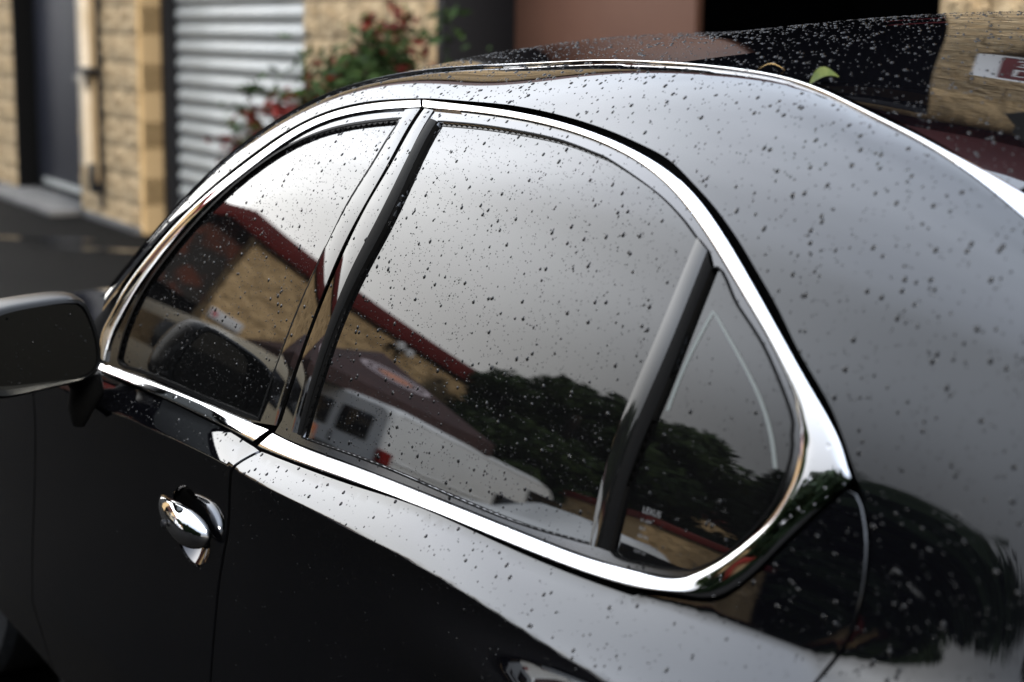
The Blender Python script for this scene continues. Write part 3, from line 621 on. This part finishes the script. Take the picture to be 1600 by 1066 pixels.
for k in range(27):
    o = bpy.data.objects.new('slat', sme); o.location = (0, .28, .03+k*sp); link(o, sh)
# brown door half across a dark opening
part('dark_frame', 'dark', B1, [(4.36, 4.44, -.004, .40, 0, 4.3), (4.44, 7.51, -.004, .06, 4.2, 4.3)], bevel=.004)
part('opening_interior', 'void', B1, [(4.36, 4.42, .40, 2.6, 0, 4.3), (7.45, 7.51, .34, 2.6, 0, 4.3), (4.42, 7.45, 2.55, 2.6, 0, 4.3), (4.42, 7.45, .4, 2.6, 4.22, 4.3)])
part('brown_door', 'brown', B1, [(4.44, 5.83, .37, .41, .02, 2.95)], bevel=.006)
for z0, z1 in ((2.2, 2.26), (2.5, 2.56)): part('red_shelf', 'signr', B1, [(5.95, 7.2, 1.2, 1.5, z0, z1)])
def wall_text(txt, size, loc, m, par, name='lettering', rot=(math.pi/2, 0, 0), thick=.004):
    cu = bpy.data.curves.new('t', 'FONT'); cu.body = txt; cu.size = size; cu.extrude = thick; cu.resolution_u = 3
    o = bpy.data.objects.new('t', cu); COL.objects.link(o); dg = bpy.context.evaluated_depsgraph_get(); me = bpy.data.meshes.new_from_object(o.evaluated_get(dg))
    bpy.data.objects.remove(o); me.materials.clear(); me.materials.append(MT[m])
    q = bpy.data.objects.new(name, me); q.location = loc; q.rotation_euler = rot; return link(q, par)
sg = tag(empty('wall_sign', (-8.81+7.77*math.cos(A1), 3.94+7.77*math.sin(A1), 2.98), A1), 'white sign with red panel mounted high on the tan column', 'sign')
part('board', 'signw', sg, [(0, .62, -.075, -.045, 0, .42)], bevel=.004)
part('panel', 'signr', sg, [(.13, .58, -.082, -.0755, .035, .385)])
wall_text('DA', .17, (.19, -.083, .21), 'signw', sg); wall_text('32', .15, (.20, -.083, .06), 'signw', sg)

# ------------------------------------------------------------------ second building, across the yard ahead (seen in the glass)
Bz = math.radians(-103); bn = Vector((math.sin(Bz), -math.cos(Bz), 0)); bt = Vector((-math.cos(Bz), -math.sin(Bz), 0))
B2 = tag(empty('tan_building'), 'tan rough-walled building with dark red fascia, mirrored in the side windows', 'building')
B2.matrix_world = Matrix(((bt.x, bn.x, 0, bn.x*12.3), (bt.y, bn.y, 0, bn.y*12.3), (0, 0, 1, 0), (0, 0, 0, 1)))
part('wall', 'stucco', B2, [(-36, -9.35, 0, .3, 0, 4.45), (-6.0, -4.4, 0, .3, 0, 4.45)])
part('fascia', 'red', B2, [(-36.1, -4.3, -.16, .12, 4.43, 4.84)], bevel=.01)
part('bay_wall', 'rust', B2, [(-9.35, -6.0, .22, .3, 2.55, 4.43)])
part('bay_door', 'void', B2, [(-9.35, -6.0, .45, .5, 0, 2.55), (-9.35, -6.0, .3, .5, 2.5, 2.56)])
part('roof', 'concrete', B2, [(-36, -4.4, .3, 10, 4.3, 4.5), (-36, -35.7, .3, 10, 0, 4.3), (-4.7, -4.4, .3, 10, 0, 4.3), (-35.7, -4.7, 9.7, 10, 0, 4.3)])
s2 = tag(empty('name_board'), 'long white name board with a round emblem on the tan wall', 'sign'); s2.matrix_world = B2.matrix_world @ Matrix.Translation((-10.2, 0, 2.42))
part('board', 'signw', s2, [(0, .82, -.07, -.03, 0, .24)], bevel=.004)
b = MB(); b.loft([[(.70+.07*math.cos(t), -.07-.004*k, .12+.07*math.sin(t)) for t in np.linspace(0, 2*math.pi, 20, endpoint=False)] for k in (0, 1)]); b.build('emblem', 'pink', s2)
fl2 = tag(empty('flood_lights'), 'twin round white flood lights under the red fascia', 'lamp'); fl2.matrix_world = B2.matrix_world @ Matrix.Translation((-13.75, 0, 4.2))
for du, dz in ((.16, .05), (-.16, 0)):
    b = MB(); b.loft([[(du+r*math.cos(t), -.10-y, dz+r*math.sin(t)) for t in np.linspace(0, 2*math.pi, 16, endpoint=False)] for r, y in ((.03, 0), (.10, .06), (.12, .16), (.10, .18), (.02, .19))]); b.build('lamp_head', 'signw', fl2, True)
part('bracket', 'dark', fl2, [(-.2, .2, -.12, 0, -.03, .03)])

# ------------------------------------------------------------------ vehicles across the yard
def veh(name, label, cat, secs, m, pos, yaw, wheels, W, wr, extras, group=None):
    """secs: (x, half width, z bottom, z belt, z roof, roof half width); +x is the front"""
    root = tag(empty(name, pos, yaw), label, cat, group)
    b = MB(); S = []
    for x, hw, zb, zm, zr_, rw in secs:
        h = []
        for sg_ in (1, -1):
            side = [(hw*.93, zb), (hw, zb+.12), (hw, zm-.10), (hw*.99, zm), (rw+.04, zr_-.14), (rw-.02, zr_-.05), (rw-.14, zr_)]
            h.append([(x, sg_*y, z) for y, z in side])
        S.append(h[0]+[(x, 0, zr_+.02)]+h[1][::-1])
    b.loft(S); body = b.build('body', m, root, True)
    for wx in wheels:
        for sg_ in (1, -1):
            w = MB(); w.loft([[(wx+r*math.cos(t), sg_*(W-.10)+dy, wr+r*math.sin(t)) for t in np.linspace(0, 2*math.pi, 24, endpoint=False)] for dy, r in ((-.1, wr*.6), (-.1, wr), (.112, wr), (.112, wr*.62))]); wo = w.build('wheel', 'tyre', root, True)
            q = MB(); q.loft([[(wx+r*math.cos(t), sg_*(W+.016), wr+r*math.sin(t)) for t in np.linspace(0, 2*math.pi, 24, endpoint=False)] for r in (wr*.6, .04)]); q.build('rim', 'alloy', wo)
            a = MB(); a.loft([[(wx+r*math.cos(t), sg_*(W+d), wr+.02+r*math.sin(t)) for t in np.linspace(-.25, math.pi+.25, 20)] for r, d in ((wr*1.22, -.03), (wr*1.22, .006), (wr*1.02, .006), (wr*1.02, -.03))], False); a.build('wheel_arch', 'dark', root)
    for nm, mm, boxes in extras:
        for q in boxes: part(nm, mm, root, [q], bevel=.02)
    return root
van = veh('cargo_van', 'white cargo van with rear windows and red tail lamps', 'van',
    [(-2.75, .92, .42, 1.15, 2.02, .82), (-2.70, .97, .40, 1.15, 2.08, .86), (-2.4, 1.0, .38, 1.15, 2.12, .88), (1.1, 1.0, .38, 1.15, 2.12, .88), (1.45, 1.0, .38, 1.15, 2.05, .86), (2.05, .99, .38, 1.15, 1.30, .86), (2.7, .95, .40, 1.02, 1.10, .84), (2.82, .88, .42, .85, .95, .74)],
    'white', (-11.2, -9.8, 0), math.atan2(-.97, -.25), (-1.55, 1.75), 1.0, .36,
    [('rear_window', 'carglass', [(-2.775, -2.735, .08, .66, 1.28, 1.80), (-2.775, -2.735, -.66, -.08, 1.28, 1.80)]), ('tail_lamp', 'taillamp', [(-2.77, -2.55, .87, 1.0, .98, 1.24), (-2.77, -2.55, -1.0, -.87, .98, 1.24)]),
     ('number_plate', 'dark', [(-2.77, -2.74, -.2, .2, .82, .95)]), ('rear_bumper', 'dark', [(-2.86, -2.68, -.95, .95, .40, .58)]), ('side_rail', 'white', [(-2.5, 1.9, .985, 1.015, 1.10, 1.15), (-2.5, 1.9, .985, 1.015, .70, .73)]),
     ('cab_window', 'carglass', [(.75, 1.62, .905, .985, 1.28, 1.78), (.75, 1.62, -.985, -.905, 1.28, 1.78)]), ('roof_gutter', 'white', [(-2.55, 1.2, .872, .925, 1.985, 2.01), (-2.55, 1.2, -.925, -.872, 1.985, 2.01)]), ('door_pull', 'dark', [(-2.77, -2.735, .03, .07, 1.0, 1.2)])])
suv = veh('beige_wagon', 'beige wagon with dark windows parked beside the white van', 'car',
    [(-2.25, .80, .42, .95, 1.62, .62), (-2.15, .88, .35, 1.0, 1.78, .68), (-1.8, .9, .33, 1.0, 1.84, .72), (.3, .9, .33, 1.0, 1.84, .72), (.9, .9, .33, 1.0, 1.22, .72), (1.9, .88, .35, .92, 1.05, .74), (2.2, .8, .4, .8, .92, .62)],
    'beige', (-10.6, -4.6, 0), math.radians(176), (-1.35, 1.35), .9, .35,
    [('rear_window', 'carglass', [(-2.26, -2.12, -.6, .6, 1.12, 1.60)]), ('side_window', 'carglass', [(-1.9, .45, .78, .87, 1.10, 1.62), (-1.9, .45, -.87, -.78, 1.10, 1.62)]), ('tail_lamp', 'amber', [(-2.24, -2.1, .66, .83, .85, 1.15), (-2.24, -2.1, -.83, -.66, .85, 1.15)]),
     ('rear_bumper', 'dark', [(-2.34, -2.14, -.85, .85, .38, .60)])])
sed = veh('white_sedan', 'white sedan with dark glass and red tail lamps beside the van', 'car',
    [(-2.2, .78, .4, .82, .95, .62), (-2.1, .86, .35, .86, 1.02, .66), (-1.5, .88, .3, .9, 1.08, .64), (-.8, .88, .3, .9, 1.42, .58), (.2, .88, .3, .9, 1.43, .58), (1.0, .88, .3, .9, 1.02, .66), (1.9, .86, .32, .84, .92, .68), (2.2, .76, .38, .7, .78, .58)],
    'white', (-7.0, -8.7, 0), math.atan2(-.97, -.25), (-1.35, 1.4), .88, .32,
    [('side_window', 'carglass', [(-1.15, .75, .69, .80, .97, 1.28), (-1.15, .75, -.80, -.69, .97, 1.28)]), ('tail_lamp', 'taillamp', [(-2.2, -2.0, .55, .84, .74, .90), (-2.2, -2.0, -.84, -.55, .74, .90)])])

# ------------------------------------------------------------------ canopy tent
tn = tag(empty('canopy_tent', (-11.9, -8.3, 0), math.radians(8)), 'brown pop-up canopy tent with pale oval lettering behind the white van', 'tent')
b = MB(); h = 1.5; zE, zA = 2.35, 3.32
b.add([(-h, -h, zE), (h, -h, zE), (h, h, zE), (-h, h, zE), (0, 0, zA), (-h, -h, zE-.28), (h, -h, zE-.28), (h, h, zE-.28), (-h, h, zE-.28)],
      [(0, 1, 4), (1, 2, 4), (2, 3, 4), (3, 0, 4), (0, 5, 6, 1), (1, 6, 7, 2), (2, 7, 8, 3), (3, 8, 5, 0)])
b.build('canopy', 'tent', tn)
for x in (-1, 1):
    for y in (-1, 1): part('leg', 'dark', tn, [(x*h*.97-.025, x*h*.97+.025, y*h*.97-.025, y*h*.97+.025, 0, zE)])
nrm = Vector((zA-zE, 0, h)).normalized(); ax = Vector((0, 1, 0)); ay = nrm.cross(ax)
def oval(r0, r1, m, z):
    c = Vector((h*.52, 0, zA-(zA-zE)*.52))+nrm*z; V = [tuple(c+ax*math.cos(t)*r*1.0+ay*math.sin(t)*r*.42) for r in (r0, r1) for t in np.linspace(0, 2*math.pi, 36, endpoint=False)]
    meshobj('oval_print', V, [(i, (i+1) % 36, 36+(i+1) % 36, 36+i) for i in range(36)], m, tn)
oval(.52, .62, 'logo1', .012); oval(.01, .30, 'logo2', .012); oval(.36, .44, 'logo1', .012)

# ------------------------------------------------------------------ tan block with red cap, added for the mirrored chrome corner
st = tag(empty('tan_block', (-9.6, -12.6, 0), math.radians(20)), 'small tan block with a red cap, added for its reflection beside the bushy trees', 'building')
part('wall', 'stucco', st, [(-1.3, 1.3, -1, 1, 0, 2.05)])
part('roof_edge', 'red', st, [(-1.38, 1.38, -1.08, 1.08, 2.05, 2.2)], bevel=.01)
part('notice', 'signw', st, [(-.2, .25, 1.0, 1.03, 1.2, 1.5)])

# ------------------------------------------------------------------ trees
def tree(name, label, cat, pos, ht, cr, n, m, seed, group=None, trunk_r=.12, conic=False, leaf=.13):
    r = np.random.default_rng(seed); root = tag(empty(name, pos), label, cat, group)
    t = MB(); top = ht*.62 if not conic else ht*.95
    t.tube([(0, 0, 0), (.05, .03, top*.35), (-.06, .05, top*.7), (0, 0, top)], [trunk_r, trunk_r*.8, trunk_r*.55, trunk_r*.15], 8)
    cl = []
    for k in range(60):
        if conic:
            z = ht*(.06+.90*(k/60)); a = r.uniform(0, 6.28); rad = cr*(1-(z/ht))**.8*r.uniform(.65, 1.05)+.12
            e = np.array([math.cos(a)*rad, math.sin(a)*rad, z-.12*rad]); t.tube([(0, 0, z), tuple(e)], [.03, .008], 5); 
            for s in (.35, .65, .95): cl.append((e*[s, s, 1], .16+.24*cr*(1-z/ht)))
        else:
            a = r.uniform(0, 6.28); zz = ht*r.uniform(.14, .93); rad = cr*math.sqrt(max(.08, 1-((zz/ht-.52)/.50)**2))*r.uniform(.3, .95)
            e = np.array([math.cos(a)*rad, math.sin(a)*rad, zz]); t.tube([(0, 0, top*r.uniform(.35, .8)), tuple(e*[.5, .5, 1]), tuple(e)], [.05, .03, .01], 5); cl.append((e, cr*r.uniform(.2, .36)))
    t.build('trunk', 'bark', root, True)
    idx = r.integers(0, len(cl), n); C = np.array([cl[i][0] for i in idx]); S = np.array([cl[i][1] for i in idx])
    d = r.normal(size=(n, 3)); d /= np.linalg.norm(d, axis=1, keepdims=True); C = C+d*(S*r.uniform(.3, 1, n)**.6)[:, None]*[1, 1, .75]
    C[:, 2] = np.maximum(C[:, 2], .25)
    u = r.normal(size=(n, 3)); u /= np.linalg.norm(u, axis=1, keepdims=True); v = np.cross(u, d); v /= np.linalg.norm(v, axis=1, keepdims=True)+1e-9
    ls = (leaf*r.uniform(.5, 1.2, n))[:, None]; asp = .22 if conic else .5
    V = np.stack([C-u*ls, C+v*ls*asp, C+u*ls, C-v*ls*asp], 1).reshape(-1, 3)
    meshobj('crown', V, [(4*i, 4*i+1, 4*i+2, 4*i+3) for i in range(n)], m, root); return root
def az(a, d): a = math.radians(a); return (math.sin(a)*d, -math.cos(a)*d, 0)
tree('broadleaf_tree', 'dark green bushy tree beside the end of the red fascia', 'tree', az(-47.0, 19), 4.9, 1.6, 17000, 'leafd', 1, 'trees before the tan wall')
tree('broadleaf_tree', 'tallest dark green bushy tree behind the white van', 'tree', az(-43.4, 18), 5.5, 2.0, 22000, 'leafd', 2, 'trees before the tan wall')
tree('broadleaf_tree', 'dark green bushy tree mirrored in the small quarter pane', 'tree', az(-39.3, 18.5), 5.3, 2.0, 22000, 'leafd', 3, 'trees before the tan wall')
tree('broadleaf_tree', 'dark green bushy tree set back between its taller neighbours', 'tree', az(-45.2, 21), 5.6, 1.9, 16000, 'leafd', 4, 'trees before the tan wall')
for k, (a, d, ht, cr, lab) in enumerate(((-32.6, 17, 5.0, 1.2, 'dark conifer nearest the bushy trees, mirrored in the chrome corner'), (-29.4, 18, 5.2, 1.3, 'dark conifer mirrored beside the rear door shut line'))):
    tree('conifer', lab, 'tree', az(a, d), ht, cr, 11000, 'needle', 20+k, 'conifers along the yard edge', .10, True, .16)
for k, (a, d, ht, cr, where) in enumerate(((-24.6, 17, 5.2, 2.5, 'first after the conifers'), (-17, 16, 6.0, 2.5, 'second after the conifers'), (-8, 16, 6.2, 2.6, 'straight out from the rear quarter'), (2, 17, 6.2, 2.6, 'just behind the car, fourth after the conifers'), (12, 17, 5.8, 2.6, 'next to last from the conifers'), (23, 18, 6.0, 2.6, 'last of the row from the conifers'))):
    tree('screen_tree', 'round dark tree along the yard edge, added to darken the mirrored sky, '+where, 'tree', az(a, d), ht, cr, 16000, 'needle', 40+k, 'trees added along the yard edge', .2, False, .24)  # row added to darken the rear quarter's reflection

# ------------------------------------------------------------------ shrubs against the block wall
def shrub(label, pos, stems, seed, red, zmax, spread, n=420):
    r = np.random.default_rng(seed); root = tag(empty('nandina_shrub', pos), label, 'shrub', 'shrubs against the wall')
    t = MB(); tips = []
    for k in range(stems):
        a = r.uniform(0, 6.28); q = r.uniform(.3, 1)*spread; zt_ = zmax*r.uniform(.66, 1.0); e = (math.cos(a)*q, math.sin(a)*q*.6, zt_)
        t.tube([(math.cos(a)*.06, math.sin(a)*.06, 0), (e[0]*.35, e[1]*.35, zt_*.5), e], [.009, .007, .003], 5)
        for j in range(14):
            s = r.uniform(.45, 1.02); b = np.array([e[0]*s**1.5, e[1]*s**1.5, zt_*s]); c = b+np.array([r.normal()*.13, r.normal()*.10, r.normal()*.06]); t.tube([tuple(b), tuple(c)], .0025, 4); tips.append((c, r.random() < red))
    t.build('stems', 'bark', root)
    for nm, m, want in (('green_leaves', 'leafg', False), ('red_leaves', 'leafr', True)):
        V = []
        for c, isr in tips:
            if isr != want: continue
            kk = 34
            P = c+r.normal(size=(kk, 3))*[.055, .055, .04]; u = r.normal(size=(kk, 3))*[1, 1, .45]; u /= np.linalg.norm(u, axis=1, keepdims=True); v = np.cross(u, r.normal(size=(kk, 3))); v /= np.linalg.norm(v, axis=1, keepdims=True); l = r.uniform(.02, .042, (kk, 1))
            V.append(np.stack([P-u*l, P+v*l*.36, P+u*l, P-v*l*.36], 1).reshape(-1, 3))
        if V:
            V = np.vstack(V); meshobj(nm, V, [(4*i, 4*i+1, 4*i+2, 4*i+3) for i in range(len(V)//4)], m, root)
shrub('dense red and green shrub nearest the tan wall corner', (-4.0, 2.74, 0), 10, 4, .5, 1.44, .20)
shrub('dense green shrub with few red leaves left of the dark doorway', (-3.74, 2.70, 0), 9, 5, .12, 1.45, .22)
shrub('thin open shrub with red tips before the roller shutter', (-4.52, 2.80, 0), 6, 6, .30, 1.30, .26)
shrub('sparse low shrub with red leaves, farthest along the shutter', (-4.98, 2.78, 0), 4, 8, .75, 1.02, .22)

# ------------------------------------------------------------------ leaves fallen on the roof
def leaf(name, label, p, L_, W_, curl, rot, m, h=.001):
    V = []; n = 8
    for i in range(n+1):
        t = i/n; w = W_*math.sin(math.pi*t)**.8; x = (t-.5)*L_
        for s in (-1, 0, 1): V.append((x, s*w, curl*math.sin(math.pi*t)+abs(s)*w*.55))
    o = meshobj(name, V, [(3*i+j, 3*i+j+1, 3*i+j+4, 3*i+j+3) for i in range(n) for j in (0, 1)], m, None, True)
    o.location = (p[0], p[1], p[2]+h); o.rotation_euler = rot; return tag(o, label, 'leaf', 'leaves on the car roof')
p = (0.6678, 0.2470, 1.3818); leaf('fallen_leaf', 'curled green leaf lying on the roof edge', p, .030, .009, .006, (.5, -.25, .9), 'fallen', .003)
p = (0.5902, 0.2557, 1.3918); leaf('fallen_leaf', 'small dry tan sprig lying on the roof edge', p, .028, .0018, .006, (.1, .0, .7), 'dry', .001)

# ------------------------------------------------------------------ rain on the car
def drops(name, key, dens, m, seed, rmin=.00045, rmax=.0023, xlim=(-9, 9), streak=0., tilt=.55, flat=.45, off=0., parent=None, cap=6000, zlim=(-9, 9)):
    P, N, f = AREAS[key]; r = np.random.default_rng(seed)
    tri = P[f]; c = tri.mean(1); ok = (c[:, 0] > xlim[0]) & (c[:, 0] < xlim[1]) & (c[:, 2] > zlim[0]) & (c[:, 2] < zlim[1]); f = f[ok]; tri = tri[ok]
    ar = np.linalg.norm(np.cross(tri[:, 1]-tri[:, 0], tri[:, 2]-tri[:, 0]), axis=1)/2; n = min(cap, int(ar.sum()*dens))
    k = r.choice(len(f), n, p=ar/ar.sum()); a, b = r.random(n), r.random(n); sw = a+b > 1; a[sw], b[sw] = 1-a[sw], 1-b[sw]
    q = tri[k, 0]+(tri[k, 1]-tri[k, 0])*a[:, None]+(tri[k, 2]-tri[k, 0])*b[:, None]
    nn = N[f[k, 0]]*(1-a-b)[:, None]+N[f[k, 1]]*a[:, None]+N[f[k, 2]]*b[:, None]
    rad = np.clip(rmin*np.exp(r.exponential(.5, n)), rmin, rmax)
    if streak:
        # small drops strung out behind bigger ones, down the slope of the pane
        m2 = int(n*streak); src = r.integers(0, n, m2); dn = np.array([.12, 0, -1.0]); t = dn-(nn[src]@dn)[:, None]*nn[src]; t /= np.linalg.norm(t, axis=1, keepdims=True)
        side = np.cross(nn[src], t); q2 = q[src]+t*r.uniform(-.035, .035, m2)[:, None]+side*r.normal(0, .0022, m2)[:, None]
        d2 = ((q2[:, None, :]-c[ok][None, ::3, :])**2).sum(2).min(1) < .018**2
        q = np.vstack([q, q2[d2]]); nn = np.vstack([nn, nn[src][d2]]); rad = np.r_[rad, rmin*r.uniform(.7, 1.25, int(d2.sum()))]
    nn = nn/np.linalg.norm(nn, axis=1, keepdims=True); n = len(q)
    up = np.array([0, 0, 1.]); ty = up-(nn@up)[:, None]*nn; ty /= np.linalg.norm(ty, axis=1, keepdims=True)+1e-9; tx = np.cross(ty, nn)
    S = 8; ang = np.arange(S)*2*math.pi/S; st = 1+r.random(n)*.35; ht = flat*r.uniform(.75, 1.15, n)
    V = []; 
    jit = 1+r.normal(0, .07, (n, S))
    for rr, hh in ((1., 0.), (.86, .48), (.5, .87)):
        V.append(q[:, None, :]+(tx[:, None, :]*(np.cos(ang)[None, :, None])+ty[:, None, :]*(np.sin(ang)[None, :, None]*st[:, None, None]))*(rad[:, None, None]*rr*jit[:, :, None])+nn[:, None, :]*((rad*ht*hh)[:, None, None]+off))
    V.append((q+nn*(rad*ht+off)[:, None])[:, None, :]); V = np.concatenate(V, 1).reshape(-1, 3); B = 3*S+1
    fq = [(l*S+i, l*S+(i+1) % S, (l+1)*S+(i+1) % S, (l+1)*S+i) for l in (0, 1) for i in range(S)]; ft = [(2*S+i, 2*S+(i+1) % S, 3*S) for i in range(S)]
    quads = (np.arange(n)[:, None, None]*B+np.array(fq)[None]).reshape(-1, 4); tris = (np.arange(n)[:, None, None]*B+np.array(ft)[None]).reshape(-1, 3)
    me = bpy.data.meshes.new(name); me.vertices.add(len(V)); me.vertices.foreach_set('co', V.ravel())
    nl = quads.size+tris.size; me.loops.add(nl); me.loops.foreach_set('vertex_index', np.r_[quads.ravel(), tris.ravel()])
    me.polygons.add(len(quads)+len(tris)); me.polygons.foreach_set('loop_start', np.r_[np.arange(len(quads))*4, len(quads)*4+np.arange(len(tris))*3]); me.polygons.foreach_set('use_smooth', [True]*(len(quads)+len(tris)))
    me.update(calc_edges=True); me.validate(); me.materials.append(MT[m]); o = bpy.data.objects.new(name, me); link(o, parent or car); o['kind'] = 'stuff'; return o
drops('raindrops', 'rpane', 11000, 'water', 1, streak=.9, parent=rear_door)
drops('raindrops', 'fpane', 11000, 'water', 2, streak=.9, parent=front_door)
drops('raindrops', 'qpane', 6000, 'water', 3, streak=.5, parent=rear_door)
drops('raindrops', 'body_side', 9000, 'water', 4, xlim=(-.5, 1.1), rmax=.0025, rmin=.0006)
drops('raindrops', 'front_door', 7000, 'water', 5, xlim=(-.6, .1), zlim=(.87, 2), parent=front_door)
drops('raindrops', 'rear_door', 7500, 'water', 6, xlim=(-.1, 1), zlim=(.85, 2), parent=rear_door)
drops('raindrops', 'front_door', 700, 'water', 30, xlim=(-.6, .1), zlim=(.5, .87), rmax=.0012, parent=front_door)
drops('raindrops', 'rear_door', 2200, 'water', 31, xlim=(-.1, 1), zlim=(.5, .85), rmax=.0014, parent=rear_door)
drops('raindrops', 'roof_panel', 10000, 'water', 7, rmin=.0006, rmax=.0021, cap=9500)
drops('raindrops', 'mirror', 5000, 'water', 9, parent=mirror)
drops('raindrops', 'rear_window', 8000, 'water', 8, rmin=.0006, rmax=.0021, xlim=(.5, 1.1), cap=2500)
for kk, key in enumerate(('fframe', 'rframe', 'fpil', 'rpil')): drops('raindrops', key, 7000, 'water', 10+kk, parent=front_door if key[0] == 'f' else rear_door, streak=.3)
for kk, key in enumerate(('rchrome', 'fbelt', 'rail')): drops('raindrops', key, 4200, 'waterc', 20+kk, parent=car)
